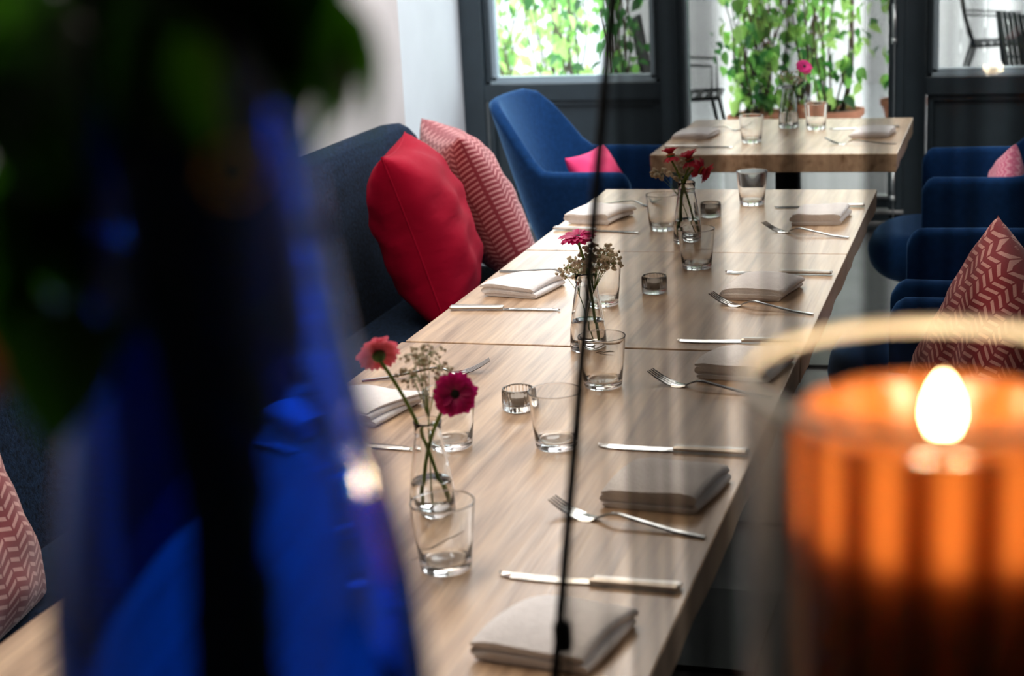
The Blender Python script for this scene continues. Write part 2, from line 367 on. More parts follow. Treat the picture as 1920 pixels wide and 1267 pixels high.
window_unit(2, -0.475, 0.92, -0.33, 0.80)
dr = struct(empty('door_1', (0, YW, 0)))
B = lambda nm, *a, mat='frame', bev=0.004: MB().box(*a).build(nm, mat, dr, False, bev)
B('jamb', -1.50, -1.475, 0.0, 0.16, 0.0, 2.35); B('jamb', -0.545, -0.475, 0.0, 0.16, 0.0, 2.35)
B('door_stile', -1.475, -1.462, 0.03, 0.09, 0.1, 2.3, mat='bead'); B('door_stile', -0.552, -0.535, 0.03, 0.09, 0.1, 2.3)
B('door_bottom_rail', -1.475, -0.53, 0.03, 0.09, 0.105, 0.15); B('door_top_rail', -1.475, -0.53, 0.03, 0.09, 2.2, 2.35)
B('door_seal', -1.462, -0.545, 0.02, 0.045, 0.15, 0.165, mat='alu', bev=0.001)
B('threshold', -1.5, -0.475, 0.02, 0.13, 0.0, 0.03, mat='bead'); B('threshold_strip', -1.5, -0.475, -0.02, 0.03, 0.03, 0.05, mat='alu', bev=0.002)
B('step', -1.5, -0.475, 0.0, 0.16, 0.05, 0.085, mat='frame'); B('threshold_strip', -1.5, -0.475, -0.005, 0.02, 0.085, 0.10, mat='alu', bev=0.002)
B('pane', -1.462, -0.552, 0.058, 0.062, 0.15, 2.2, mat='pane', bev=0)
MB().tube([(-0.522, -0.012, 0.0), (-0.522, -0.012, 2.3)], 0.0035, 8).build('hinge_rod', 'alu', dr)
for z0, z1 in ((0.86, 1.03), (0.15, 0.30)):
    h = MB().tube([(-0.522, -0.016, z0), (-0.522, -0.016, z1)], 0.009, 10); h.tube([(-0.522, -0.016, z0 - 0.004), (-0.522, -0.016, z0 + 0.02)], 0.012, 10)
    h.build('hinge', 'alu', dr)

# ------------------------------------------------------------------ terrace outside
struct(boxo('ground', -9, 7, YW + 0.22, 16, -0.12, -0.02, 'patio'))
fence = struct(empty('wall_terrace', (0, 13.6, -0.02)))
bd = MB().box(-0.0875, 0.0875, -0.012, 0.012, 0, 2.3).mesh('board', 'board', False)
for i in range(60):
    o = bpy.data.objects.new('board', bd); COL.objects.link(o); o.parent = fence; o.location = (-7.0 + i * 0.18, random.uniform(-0.006, 0.006), 0)
MB().box(-7.1, 3.9, 0.02, 0.05, 0.3, 0.42).box(-7.1, 3.9, 0.02, 0.05, 1.8, 1.92).build('rail', 'board', fence, False)
MB().box(-4.6, -3.25, -0.75, -0.35, 0.0, 0.85).build('planter_wall', 'board', fence, False, 0.01)

# ------------------------------------------------------------------ tables
def table(name, x0, x1, y0, y1, label, group, legs, thick=0.058):
    e = empty(name, ((x0 + x1) / 2, (y0 + y1) / 2, 0)); tag(e, label, 'table', group)
    hx, hy = (x1 - x0) / 2, (y1 - y0) / 2
    # solid oak slab with slightly irregular lower edge
    n = 36; vs = []; fs = []
    ring = [(-hx, -hy + 2 * hy * i / n) for i in range(n + 1)] + [(hx, hy - 2 * hy * i / n) for i in range(n + 1)]
    k = len(ring)
    for (x, y) in ring: vs.append((x, y, 0.75))
    for (x, y) in ring:
        wob = 0.005 * math.sin(y * 9 + x0 * 3) + 0.003 * math.sin(y * 23)
        vs.append((x - math.copysign(0.001 + 0.5 * abs(wob), x), y * 0.999, 0.75 - thick))
    fs.append(tuple(range(k))); fs.append(tuple(k + i for i in reversed(range(k))))
    for i in range(k): fs.append((i, (i + 1) % k, k + (i + 1) % k, k + i))
    MB().add(vs, fs).build('tabletop', 'oak', e, False, 0.003)
    for ly in legs:
        MB().box(-0.038, 0.038, ly - 0.038, ly + 0.038, 0.012, 0.75 - thick - 0.008).build('pedestal', 'blackmatte', e, False, 0.004)
        MB().box(-0.25, 0.25, ly - 0.2, ly + 0.2, 0.0, 0.012).build('foot_plate', 'blackmatte', e, False, 0.003)
        MB().box(-0.2, 0.2, ly - 0.16, ly + 0.16, 0.75 - thick - 0.008, 0.75 - thick).build('mounting_plate', 'blackmatte', e, False)
    return e
table('dining_table', -1.105, -0.351, 3.643, 4.458, 'light oak dining table at far end of the long row, two settings', 'oak tables pushed together in the long row', [0])
table('dining_table', -1.105, -0.351, 2.820, 3.639, 'light oak dining table in the middle of the long row', 'oak tables pushed together in the long row', [0])
NT = table('dining_table', -1.110, -0.353, 1.15, 2.812, 'light oak dining table nearest the camera, with the two gerberas vase', 'oak tables pushed together in the long row', [-0.5, 0.5])
table('dining_table', -1.111, -0.340, 5.075, 5.88, 'separate oak table standing in front of the glass door', None, [0])
# knot and crack inlays in the near table top
def scar(pts, wid, name):
    vs = []; fs = []; n = len(pts)
    for i, (x, y) in enumerate(pts):
        w_ = wid * math.sin(PI * (i + 0.4) / n) * (1 + 0.5 * math.sin(i * 2.7)); vs += [(x, y - w_, 0.7503), (x, y + w_, 0.7503), (x, y, 0.7485)]
    for i in range(n - 1):
        a = 3 * i; fs += [(a, a + 3, a + 4, a + 1), (a + 1, a + 4, a + 5, a + 2), (a + 2, a + 5, a + 3, a)]
    vs = [(x - NT.location.x, y - NT.location.y, z) for x, y, z in vs]
    MB().add(vs, fs).build(name, 'eye', NT, False)
scar([(-0.716, 2.762), (-0.708, 2.768), (-0.700, 2.766), (-0.688, 2.772), (-0.676, 2.770)], 0.003, 'knot')
scar([(-0.714, 2.762), (-0.703, 2.757), (-0.69, 2.753), (-0.676, 2.752)], 0.0016, 'knot')
scar([(-0.672, 1.90), (-0.682, 1.876), (-0.690, 1.862), (-0.702, 1.83), (-0.716, 1.80)], 0.0035, 'crack')

# ------------------------------------------------------------------ bench with backrest
be = empty('banquette_bench', (-1.6, 2.4, 0)); tag(be, 'long dark navy felt banquette bench along the left wall', 'bench')
def bench_profile_back(y0, y1, endround):
    # profile in x-z (local x relative to -1.6): front leaning face, rounded top
    pts = [(-0.10, 0.40), (-0.135, 0.60), (-0.165, 0.80), (-0.175, 0.87), (-0.19, 0.90), (-0.22, 0.915), (-0.26, 0.91), (-0.285, 0.885), (-0.29, 0.84), (-0.29, 0.12), (-0.10, 0.12)]
    n = 16; vs = []; fs = []; k = len(pts)
    for i in range(n + 1):
        y = y0 + (y1 - y0) * i / n if not endround else None
        if endround:
            ss = i / n; y = y0 + (y1 - y0) * (1 - (1 - ss) ** 1.6)
        dy = y1 - y
        drop = 0
        if endround and dy < 0.16: drop = 0.16 - math.sqrt(max(0, 0.16 ** 2 - (0.16 - dy) ** 2))
        for (x, z) in pts:
            zz = z - drop * smoothstep(0.7, 0.9, z)
            vs.append((x, y - 2.4, zz))
    for i in range(n):
        for q in range(k):
            fs.append((i * k + q, i * k + (q + 1) % k, (i + 1) * k + (q + 1) % k, (i + 1) * k + q))
    fs.append(tuple(range(k))); fs.append(tuple(n * k + q for q in reversed(range(k))))
    return MB().add(vs, fs)
for (a, b_, r) in ((0.2, 1.695, False), (1.705, 3.195, False), (3.205, 4.84, True)):
    bench_profile_back(a, b_, r).build('backrest', 'navy', be, True, 0.006, angle=50)
for (a, b_) in ((0.2, 1.695), (1.705, 3.195), (3.205, 4.80)):
    MB().box(-0.11, 0.40, a - 2.4, b_ - 2.4, 0.30, 0.45).build('seat_cushion', 'navy', be, True, 0.035, 4)
MB().box(-0.12, 0.34, 0.25 - 2.4, 4.75 - 2.4, 0.06, 0.30).build('base', 'blackmatte', be, False, 0.005)
for yy in (-2.0, -0.7, 0.7, 2.2):
    for xx in (-0.05, 0.28): MB().box(xx - 0.02, xx + 0.02, yy - 0.02, yy + 0.02, 0, 0.06).build('leg', 'blackmatte', be, False)

# ------------------------------------------------------------------ cushions
def cushion(name, loc, rot, size, thick, mat, label, group=None, seam=True, seed=1, sag=0.0):
    rnd = random.Random(seed)
    n = 26; mb = MB(); uv = []; hw, hh = size[0] / 2, size[1] / 2
    ph = [rnd.uniform(0, 6) for _ in range(6)]
    def P(u, v, s):
        # u, v in -1..1 ; pinched sides, full corners
        e = (1 - abs(u) ** 2.6) * (1 - abs(v) ** 2.6)
        t = thick / 2 * max(0, e) ** 0.48
        pin = 0.075
        x = hw * u * (1 - pin * (1 - abs(v) ** 2.0) * abs(u) ** 2)
        z = hh * v * (1 - pin * (1 - abs(u) ** 2.0) * abs(v) ** 2)
        cr = 0.005 * math.sin(9 * u + ph[0] + 3 * v) * math.sin(5 * v + ph[1]) + 0.0025 * math.sin(17 * v + ph[2] + 6 * u * u)
        y = s * (t + cr * e ** 0.5 * thick / 0.16)
        z -= sag * (1 - u * u) * (v + 1) / 2
        return (x, y, z)
    idx = {}
    for s in (-1, 1):
        for i in range(n + 1):
            for j in range(n + 1):
                u = -1 + 2 * i / n; v = -1 + 2 * j / n
                u = math.sin(u * PI / 2) * 0.6 + u * 0.4; v = math.sin(v * PI / 2) * 0.6 + v * 0.4
                edge = i in (0, n) or j in (0, n)
                if edge and (1, i, j) in idx or edge and (-1, i, j) in idx:
                    idx[(s, i, j)] = idx[(-s, i, j)]; continue
                idx[(s, i, j)] = len(mb.v); mb.v.append(V(P(u, v, s))); uv.append(((u + 1) / 2, (v + 1) / 2))
        for i in range(n):
            for j in range(n):
                f = (idx[(s, i, j)], idx[(s, i + 1, j)], idx[(s, i + 1, j + 1)], idx[(s, i, j + 1)])
                mb.f.append(f)
    mb.uv = uv
    e = empty(name, loc, rot=rot); tag(e, label, 'cushion', group)
    mb.build('cover', mat, e)
    if seam:
        pts = []
        for k in range(4):
            for q in range(14):
                a = -1 + 2 * q / 14
                u, v = [(a, -1), (1, a), (-a, 1), (-1, -a)][k]
                pts.append(P(u, v, 1))
        pts.append(pts[0])
        MB().tube(pts, 0.0028, 6).build('piping', mat if mat in ('red', 'pink') else 'red', e)
    return e
D = math.radians
cushion('cushion', (-1.545, 4.16, 0.69), (D(-17), 0, D(103)), (0.47, 0.50), 0.25, 'red', 'plain glossy red cushion standing on the navy bench', seam=True, seed=3)
cushion('cushion', (-1.54, 4.60, 0.69), (D(-24), 0, D(122)), (0.50, 0.50), 0.20, 'herr2', 'rose herringbone cushion behind the plain red cushion on the bench', seam=False, seed=5)
cushion('cushion', (-1.62, 2.00, 0.66), (D(-18), 0, D(100)), (0.50, 0.50), 0.22, 'herr', 'red herringbone cushion on the bench, cut by the left picture edge', seam=False, seed=8)

# ------------------------------------------------------------------ armchairs
def make_armchair():
    root = empty('armchair')
    n = 44
    ns = 12
    vs = []; fs = []
    th = 0.042
    def plan(t):
        # t -1..1 ; U shape open to +x (front). returns point, outward normal
        a = abs(t); s = 1 if t >= 0 else -1
        La = 0.42
        if a > La:      # arm, straight to the front
            f = (a - La) / (1 - La)
            return V((-0.02 + 0.21 * f, s * (0.285 - 0.012 * f), 0)), V((0.03, s, 0)).normalized()
        th_ = a / La * PI / 2
        x = -0.02 - 0.18 * math.cos(th_) ** 0.9; y = s * 0.285 * math.sin(th_) ** 0.85
        return V((x, y, 0)), V((-math.cos(th_), s * math.sin(th_), 0)).normalized()
    for i in range(n + 1):
        t = -1 + 2 * i / n; a = abs(t)
        p, nr = plan(t)
        ztop = 0.655 + 0.225 * (1 - smoothstep(0.10, 0.33, a)) + 0.004
        if a > 0.9: ztop -= 0.035 * ((a - 0.9) / 0.1) ** 2
        zbot = 0.30
        wb = 1 - smoothstep(0.1, 0.42, a)
        prof = []
        # outside going up, over the rolled edge, inside going down
        for q in range(ns + 1):
            z = zbot + (ztop - zbot) * q / ns
            lean = (z - 0.45) * (0.30 * wb + 0.08 * (1 - wb))
            shrink = 0.90 + 0.10 * smoothstep(0.28, 0.5, z)
            c = V((p.x * shrink, p.y * shrink, z)) + nr * lean * (1 if True else 0)
            prof.append((c, z))
        tt = th * (0.85 if a > 0.96 else 1)
        outer = [c + nr * tt / 2 for c, z in prof]
        inner = [c - nr * tt / 2 for c, z in prof]
        top = prof[-1][0]
        cap = [top + nr * tt / 2 * math.cos(g) + V((0, 0, tt / 2 * math.sin(g))) for g in (PI / 4, PI / 2, 3 * PI / 4)]
        vs += outer + cap + list(reversed(inner))
    k = 2 * (ns + 1) + 3
    for i in range(n):
        for q in range(k):
            fs.append((i * k + q, i * k + (q + 1) % k, (i + 1) * k + (q + 1) % k, (i + 1) * k + q))
    fs.append(tuple(range(k))); fs.append(tuple(n * k + q for q in reversed(range(k))))
    MB().add(vs, fs).build('shell', 'blue', root, True, 0.012, 3, angle=60)
    # thick seat with bull-nosed front
    ring = []
    m = MB(); pr = []
    for q in range(13):
        g = -PI / 2 + PI * q / 12
        pr.append((0.085 * math.cos(g), 0.395 + 0.078 * math.sin(g)))
    vs = []; fs = []
    nn = 40
    for i in range(nn):
        a = 2 * PI * i / nn
        ca, sa = math.cos(a), math.sin(a)
        ex = 0.20 if ca > 0 else 0.15
        bx = math.copysign(abs(ca) ** 0.6, ca) * ex; by = math.copysign(abs(sa) ** 0.6, sa) * 0.185
        L = math.hypot(bx, by)
        for (r, z) in pr: vs.append((0.075 + bx + bx / L * r, by + by / L * r, z))
    k = len(pr)
    for i in range(nn):
        j = (i + 1) % nn
        for q in range(k - 1): fs.append((i * k + q, j * k + q, j * k + q + 1, i * k + q + 1))
    fs.append(tuple(i * k for i in reversed(range(nn)))); fs.append(tuple(i * k + k - 1 for i in range(nn)))
    MB().add(vs, fs).build('seat', 'blue', root, True, angle=60)
    for (x, y) in ((0.19, 0.19), (0.19, -0.19), (-0.13, 0.17), (-0.13, -0.17)):
        MB().tube([(x * 0.9, y * 0.9, 0.33), (x * 1.15, y * 1.15, 0.0)], [0.019, 0.011], 10).build('leg', 'darkwood', root)
    return root
ac = make_armchair(); tag(ac, 'blue wool armchair left of the separate far table, facing it', 'armchair', 'blue wool armchairs around the tables')
ac.location = (-1.38, 5.47, 0); ac.rotation_euler = (0, 0, D(-2))
copy_tree(ac, (-0.09, 5.37, 0), PI + D(3), 'blue wool armchair right of the separate far table, light pink cushion inside')
copy_tree(ac, (-0.07, 4.00, 0), PI, 'dark blue armchair at the far right of the long table, no cushion visible')
copy_tree(ac, (-0.07, 3.24, 0), PI + D(-2), 'dark blue armchair holding the large red herringbone cushion, right of the long table')
cushion('cushion', (-1.37, 5.48, 0.575), (D(-28), 0, D(80)), (0.32, 0.28), 0.10, 'pink', 'small hot pink cushion in the blue armchair left of far table', seam=False, seed=4)
cushion('cushion', (-0.035, 5.36, 0.555), (D(-18), D(38), D(-92)), (0.26, 0.26), 0.12, 'pinkwool', 'light pink woven cushion in the far right armchair', seam=False, seed=9)
cushion('cushion', (-0.02, 3.22, 0.60), (D(-14), D(24), D(-62)), (0.46, 0.46), 0.20, 'herr', 'large red herringbone cushion upright on the armchair right of the table', seam=False, seed=12)

# ------------------------------------------------------------------ cutlery
def make_knife():
    """local +x is the handle end; blade to -x; length 0.23"""
    r = empty('dinner_knife')
    vs = []; fs = []; k = 6
    secs = [(0.0, 0.0075, 0.0035), (0.005, 0.0085, 0.0045), (0.06, 0.0085, 0.0045), (0.108, 0.0105, 0.0048), (0.112, 0.010, 0.004)]
    for (x, hw, hz) in secs:
        for (yy, zz) in ((-hw, -hz * .4), (-hw, hz * .4), (-hw * .5, hz), (hw * .5, hz), (hw, hz * .4), (hw, -hz * .4)):
            vs.append((x, yy, zz + 0.0048))
    for i in range(len(secs) - 1):
        for q in range(k): fs.append((i * k + q, i * k + (q + 1) % k, (i + 1) * k + (q + 1) % k, (i + 1) * k + q))
    fs.append(tuple(range(k))); fs.append(tuple((len(secs) - 1) * k + q for q in reversed(range(k))))
    MB().add(vs, fs).build('handle', 'steel2', r, False, 0.0008)
    vs = []; fs = []; secs = [(0.001, -0.006, 0.007), (-0.012, -0.0075, 0.0085), (-0.03, -0.009, 0.009), (-0.07, -0.0095, 0.009), (-0.10, -0.007, 0.009), (-0.113, -0.002, 0.0085), (-0.118, 0.005, 0.007)]
    for (x, a, b2) in secs:
        c = (a + b2) / 2
        vs += [(x, a, 0.0022), (x, c + 0.002, 0.0012), (x, b2, 0.0022), (x, c + 0.002, 0.0042)]
    for i in range(len(secs) - 1):
        for q in range(4): fs.append((i * 4 + q, i * 4 + (q + 1) % 4, (i + 1) * 4 + (q + 1) % 4, (i + 1) * 4 + q))
    fs.append((0, 1, 2, 3)); fs.append((27, 26, 25, 24))
    MB().add(vs, fs).build('blade', 'steel', r, False)
    return r
def strip(mb, pts, th):
    """pts: (x, ycentre, halfwidth, z); flat bar along x"""
    vs = []; fs = []
    for (x, yc, hw, z) in pts: vs += [(x, yc - hw, z), (x, yc + hw, z), (x, yc + hw * .8, z + th), (x, yc - hw * .8, z + th)]
    n = len(pts)
    for i in range(n - 1):
        for q in range(4): fs.append((i * 4 + q, i * 4 + (q + 1) % 4, (i + 1) * 4 + (q + 1) % 4, (i + 1) * 4 + q))
    fs.append((0, 1, 2, 3)); b = (n - 1) * 4; fs.append((b + 3, b + 2, b + 1, b)); mb.add(vs, fs)
def make_fork():
    """local +x handle end; tines point to -x and curve upward"""
    r = empty('dinner_fork')
    mb = MB()
    strip(mb, [(0.115, 0, .0046, .0006), (0.07, 0, .0042, .0022), (0.02, 0, .0034, .0085), (-0.01, 0, .003, .0125), (-0.022, 0, .003, .0115), (-0.034, 0, .0038, .007), (-0.042, 0, .006, .003)], 0.0028)
    mb.build('handle', 'steel', r, True, angle=40)
    mb = MB()
    strip(mb, [(-0.041, 0, .0055, .003), (-0.049, 0, .0105, .0008), (-0.058, 0, .0125, .0004), (-0.068, 0, .0128, .0015)], 0.0018)
    for k in range(4):
        y0 = (-1.5 + k) * 0.0068
        strip(mb, [(-0.066, y0, .0027, .0012), (-0.08, y0, .0022, .0048), (-0.095, y0 * .95, .0017, .011), (-0.112, y0 * .9, .0009, .0205)], 0.0016)
    mb.build('head', 'steel', r, True, angle=40)
    return r
TZ = 0.7502
kn0 = make_knife(); fk0 = make_fork()
tag(kn0, 'x', 'knife', 'steel dinner knives on the tables'); tag(fk0, 'x', 'fork', 'steel dinner forks on the tables')
def place2(proto, used, A, B_, label):
    """A is the tip, B_ the handle end"""
    A = V((*A, 0)); B_ = V((*B_, 0)); d = (B_ - A).normalized(); c = B_ - d * 0.1135
    o = proto if not used else copy_tree(proto)
    o.location = (c.x, c.y, TZ); o.rotation_euler = (0, 0, math.atan2(d.y, d.x)); o['label'] = label
knives = [
 ((-0.590, 4.180), (-0.360, 4.207), 'knife with its blade under glare, right far corner of the long table'),
 ((-0.591, 3.431), (-0.361, 3.432), 'knife right beside the second right-hand napkin from the door end'),
 ((-0.592, 2.866), (-0.355, 2.884), 'knife lying just beyond the long seam on the right'),
 ((-0.587, 2.265), (-0.358, 2.261), 'knife on the right between the seam and the big wrinkled napkin'),
 ((-0.596, 1.772), (-0.362, 1.768), 'blurred knife nearest the camera on the right'),
 ((-0.868, 3.851), (-1.100, 3.881), 'knife at the far left edge of the long table'),
 ((-0.868, 3.082), (-1.097, 3.063), 'knife on the left, in front of the sharp white napkin'),
 ((-0.862, 2.212), (-1.095, 2.226), 'knife on the left, half hidden by the near flower vase'),
 ((-0.86, 5.215), (-1.094, 5.225), 'knife on the left of the separate far table'),
 ((-0.575, 5.60), (-0.37, 5.63), 'knife on the right of the separate far table')]
for i, (a, b_, l) in enumerate(knives): place2(kn0, i > 0, a, b_, l)
forks = [
 ((-0.590, 3.90), (-0.366, 3.810), 'fork on the right in front of the farthest rolled napkin'),
 ((-0.590, 3.172), (-0.364, 3.087), 'sharp fork on the right beyond the seam, below the second napkin'),
 ((-0.590, 2.612), (-0.366, 2.54), 'fork on the right just this side of the table seam'),
 ((-0.594, 1.993), (-0.366, 1.932), 'blurred fork nearest the camera on the right'),
 ((-0.872, 4.195), (-1.098, 4.222), 'fork at the far left corner of the long table'),
 ((-0.87, 3.37), (-1.094, 3.407), 'fork on the left behind the sharp white napkin'),
 ((-0.880, 2.64), (-1.083, 2.549), 'fork on the left behind the two nearest gerberas'),
 ((-0.87, 5.60), (-1.09, 5.61), 'fork at the back left of the separate far table'),
 ((-0.575, 5.275), (-0.356, 5.256), 'fork on the right of the separate far table')]
for i, (a, b_, l) in enumerate(forks): place2(fk0, i > 0, a, b_, l)

# ------------------------------------------------------------------ napkins
def napkin(loc, rz, seed, label, w=0.125, d=0.135, layers=4, h=0.034, name='napkin'):
    rnd = random.Random(seed)
    lt = h / layers; th = lt * 0.82
    path = []
    hw = w / 2 - lt / 2
    for k in range(layers):
        z = lt * (k + 0.5); s = 1 if k % 2 == 0 else -1
        ext = hw - rnd.uniform(0, 0.006)
        for q in range(9):
            x = -s * ext + 2 * s * ext * q / 8
            path.append((x, z, k))
        if k < layers - 1:
            for g in (-0.25 * PI, 0, 0.25 * PI):
                path.append((s * (ext + lt / 2 * math.cos(g)), z + lt / 2 + lt / 2 * math.sin(g), k + 0.5))
    n = len(path); ny = 12; vs = []; fs = []
    ph = [rnd.uniform(0, 6.28) for _ in range(4)]
    for j in range(ny + 1):
        v = j / ny; y = (v - 0.5) * d
        loop_o = []; loop_i = []
        for i, (x, z, k) in enumerate(path):
            a = path[max(i - 1, 0)]; b2 = path[min(i + 1, n - 1)]
            tx, tz = b2[0] - a[0], b2[1] - a[1]; l = math.hypot(tx, tz) or 1
            nx, nz = -tz / l, tx / l
            wz = 0.0016 * math.sin(22 * x + ph[0] + 3 * v) * (z / h) + 0.0022 * (z / h) * math.sin(5 * v + ph[1]) * math.cos(18 * x)
            z = z * (1 - 0.22 * abs(2 * v - 1) ** 3 - 0.16 * abs(2 * x / w) ** 5 + 0.06 * math.sin(6 * x / w + ph[3]))
            dx = 0.004 * math.sin(3 * v + ph[2] + k) + (0.0035 * k * (v - 0.5)) + 0.012 * (v - .5)
            yy = y + 0.0018 * math.sin(k * 2.3 + ph[3]) * (1 if j in (0, ny) else 0)
            edge = 0.5 if i in (0, n - 1) else 1
            puff = 1.0 + 0.18 * math.sin(9 * v + k)
            loop_o.append((x + dx + nx * th / 2 * edge, yy, z + wz + nz * th / 2 * edge))
            loop_i.append((x + dx - nx * th / 2 * edge, yy, z + wz - nz * th / 2 * edge))
        vs += loop_o + list(reversed(loop_i))
    k2 = 2 * n
    for j in range(ny):
        for q in range(k2): fs.append((j * k2 + q, j * k2 + (q + 1) % k2, (j + 1) * k2 + (q + 1) % k2, (j + 1) * k2 + q))
    for base in (0, ny * k2):
        for i in range(n - 1): fs.append((base + i, base + i + 1, base + k2 - 2 - i, base + k2 - 1 - i))
    o = MB().add(vs, fs).build(name, 'linen', None, True, angle=70)
    zmin = min(v_.co.z for v_ in o.data.vertices)
    o.location = (loc[0], loc[1], 0.7505 - zmin); o.rotation_euler = (0, 0, rz)
    tag(o, label, 'napkin', 'folded linen napkins on the tables')
    return o
napkin((-0.455, 4.03), D(4), 1, 'grey folded napkin farthest along the right side of the long table')
napkin((-0.487, 3.255), D(-3), 2, 'grey folded napkin in the second setting on the right, sharply in focus', w=0.13)
napkin((-0.435, 2.70), D(-6), 3, 'dark shaded napkin on the right seen through the hurricane glass edge', w=0.13)
napkin((-0.447, 2.085), D(-4), 4, 'thick grey napkin with layered folds in front of the right knife', w=0.135, h=0.032)
napkin((-0.475, 1.605), D(-6), 5, 'blurred white napkin nearest the camera', w=0.14, h=0.03)
napkin((-1.015, 4.02), D(-8), 6, 'folded napkin at the far left corner of the long table')
napkin((-0.99, 3.24), D(-8), 7, 'white rolled-edge napkin on the left beside the second knife', h=0.03)
napkin((-1.015, 2.385), D(-10), 8, 'white stacked napkin on the left edge behind the pink gerbera', w=0.135, h=0.03, layers=5)
napkin((-1.035, 5.47), D(-2), 9, 'white napkin at the left of the separate far table', h=0.022)
napkin((-0.445, 5.46), D(2), 10, 'white napkin at the right of the separate far table', h=0.026)

# ------------------------------------------------------------------ glassware
def make_tumbler():
    o = MB().lathe([(0, 0.0), (0.029, 0.0), (0.0315, 0.0015), (0.0325, 0.006), (0.036, 0.04), (0.0405, 0.0865), (0.0408, 0.088), (0.0402, 0.0888), (0.0392, 0.0885), (0.0388, 0.087),
                    (0.0342, 0.04), (0.0308, 0.0145), (0.0285, 0.0115), (0.02, 0.0105), (0.0, 0.0100)], 48, cap=False).build('tumbler', 'glass')
    return tag(o, 'x', 'glass', 'clear water tumblers on the tables')
tb = make_tumbler()
tumblers = [
 (-0.655, 4.235, 'empty tumbler standing alone at the far end of the long table'),
 (-0.824, 3.895, 'empty tumbler left of the far flower vase with two crimson flowers'),
 (-0.662, 3.480, 'empty tumbler in front of the far flower vase'),
 (-0.655, 2.575, 'smoky looking tumbler just this side of the table seam, in focus'),
 (-0.760, 2.232, 'empty tumbler beside the near tealight holder'),
 (-0.665, 1.785, 'blurred empty tumbler nearest the camera'),
 (-0.808, 2.080, 'tumbler on the left hidden behind the magenta gerbera'),
 (-0.792, 3.135, 'tumbler directly behind the baby breath vase in the middle'),
 (-0.823, 5.325, 'tumbler at the front of the separate far table'),
 (-0.648, 5.62, 'tumbler with the pot showing through it, back of the far table')]
TB = []
for i, (x, y, l) in enumerate(tumblers):
    o = tb if i == 0 else copy_tree(tb)
    o.location = (x, y, TZ); o['label'] = l; TB.append(o)
TB[4].location = (-0.650, 2.258, TZ); TB[6].location = (-0.812, 2.238, TZ)

def make_tealight():
    r = empty('tealight_holder'); tag(r, 'x', 'tealight', 'ribbed glass tealight holders')
    MB().lathe([(0, 0.0), (0.023, 0.0), (0.0255, 0.002, 1), (0.0258, 0.010, 1), (0.0258, 0.031, 1), (0.0252, 0.0365), (0.0238, 0.0368), (0.0228, 0.0355), (0.0222, 0.012), (0.018, 0.0085), (0, 0.008)], 96, rib=24, ribamp=0.0007, cap=False).build('cup', 'glassrib', r)
    MB().lathe([(0, 0.0098), (0.0185, 0.0098), (0.0195, 0.012), (0.0198, 0.0235), (0.0185, 0.0232), (0, 0.0225)], 32, cap=False).build('wax', 'wax', r)
    MB().tube([(0, 0, 0.022), (0.0005, 0, 0.027)], 0.0006, 6).build('wick', 'black', r)
    return r
tl = make_tealight()
for i, (x, y, l) in enumerate([(-0.735, 4.065, 'ribbed tealight holder beside the far flower vase'), (-0.708, 3.245, 'ribbed tealight holder standing alone in the middle of the table'), (-0.762, 2.43, 'ribbed tealight holder with pale wax beside the near tumbler')]):
    o = tl if i == 0 else copy_tree(tl)
    o.location = (x, y, TZ); o['label'] = l

def make_vase():
    r = empty('flower_vase'); tag(r, 'x', 'vase', 'small clear bottle vases on the tables')
    MB().lathe([(0, 0.0), (0.030, 0.0), (0.0335, 0.002), (0.034, 0.008), (0.0325, 0.04), (0.027, 0.08), (0.0205, 0.118), (0.0190, 0.124), (0.0205, 0.128), (0.0195, 0.133), (0.0205, 0.142), (0.0208, 0.1445), (0.0200, 0.1455), (0.0188, 0.145),
                (0.0178, 0.133), (0.0172, 0.124), (0.0190, 0.116), (0.0252, 0.08), (0.0308, 0.04), (0.0318, 0.016), (0.029, 0.011), (0.018, 0.0095), (0, 0.009)], 40, cap=False).build('bottle', 'glass', r)
    MB().lathe([(0, 0.0098), (0.0178, 0.0103), (0.0285, 0.0118), (0.0314, 0.0165), (0.0304, 0.04), (0.0288, 0.055), (0.0280, 0.0552), (0, 0.0548)], 40, cap=False).build('water', 'water', r)
    return r
vs0 = make_vase()
VP = [(-0.733, 3.745), (-0.737, 2.80), (-0.742, 1.955), (-0.746, 5.66)]
for i, l in enumerate(['bottle vase at the far end holding two crimson flowers', 'bottle vase in the middle holding a magenta gerbera and white sprigs', 'bottle vase nearest the camera holding two large gerberas', 'bottle vase on the separate far table with one pink gerbera']):
    o = vs0 if i == 0 else copy_tree(vs0)
    o.location = (*VP[i], TZ); o['label'] = l
    if i == 2: o.scale = (0.93, 0.93, 0.93)

# ------------------------------------------------------------------ flowers
def petal_mesh(mat, L=0.024, W=0.0042, lift=0.12, n=6):
    vs = []; fs = []
    for i in range(n + 1):
        t = i / n; x = 0.006 + (L) * t
        w = W * (0.55 + 0.75 * math.sin(min(1, t * 1.1) * PI * 0.62)) * (1 if t < 0.86 else (1 - ((t - .86) / .14) ** 2 * 0.75))
        z = lift * L * math.sin(t * PI * 0.8) - 0.10 * L * t * t
        vs += [(x, -w, z + 0.0006), (x, 0, z - 0.0004), (x, w, z + 0.0006)]
    for i in range(n):
        a = 3 * i; fs += [(a, a + 3, a + 4, a + 1), (a + 1, a + 4, a + 5, a + 2)]
    return MB().add(vs, fs).mesh('petal', mat)
def bez(p0, p1, p2, n=12):
    p0, p1, p2 = V(p0), V(p1), V(p2)
    return [p0 * (1 - t) ** 2 + p1 * 2 * t * (1 - t) + p2 * t * t for t in [i / n for i in range(n + 1)]]
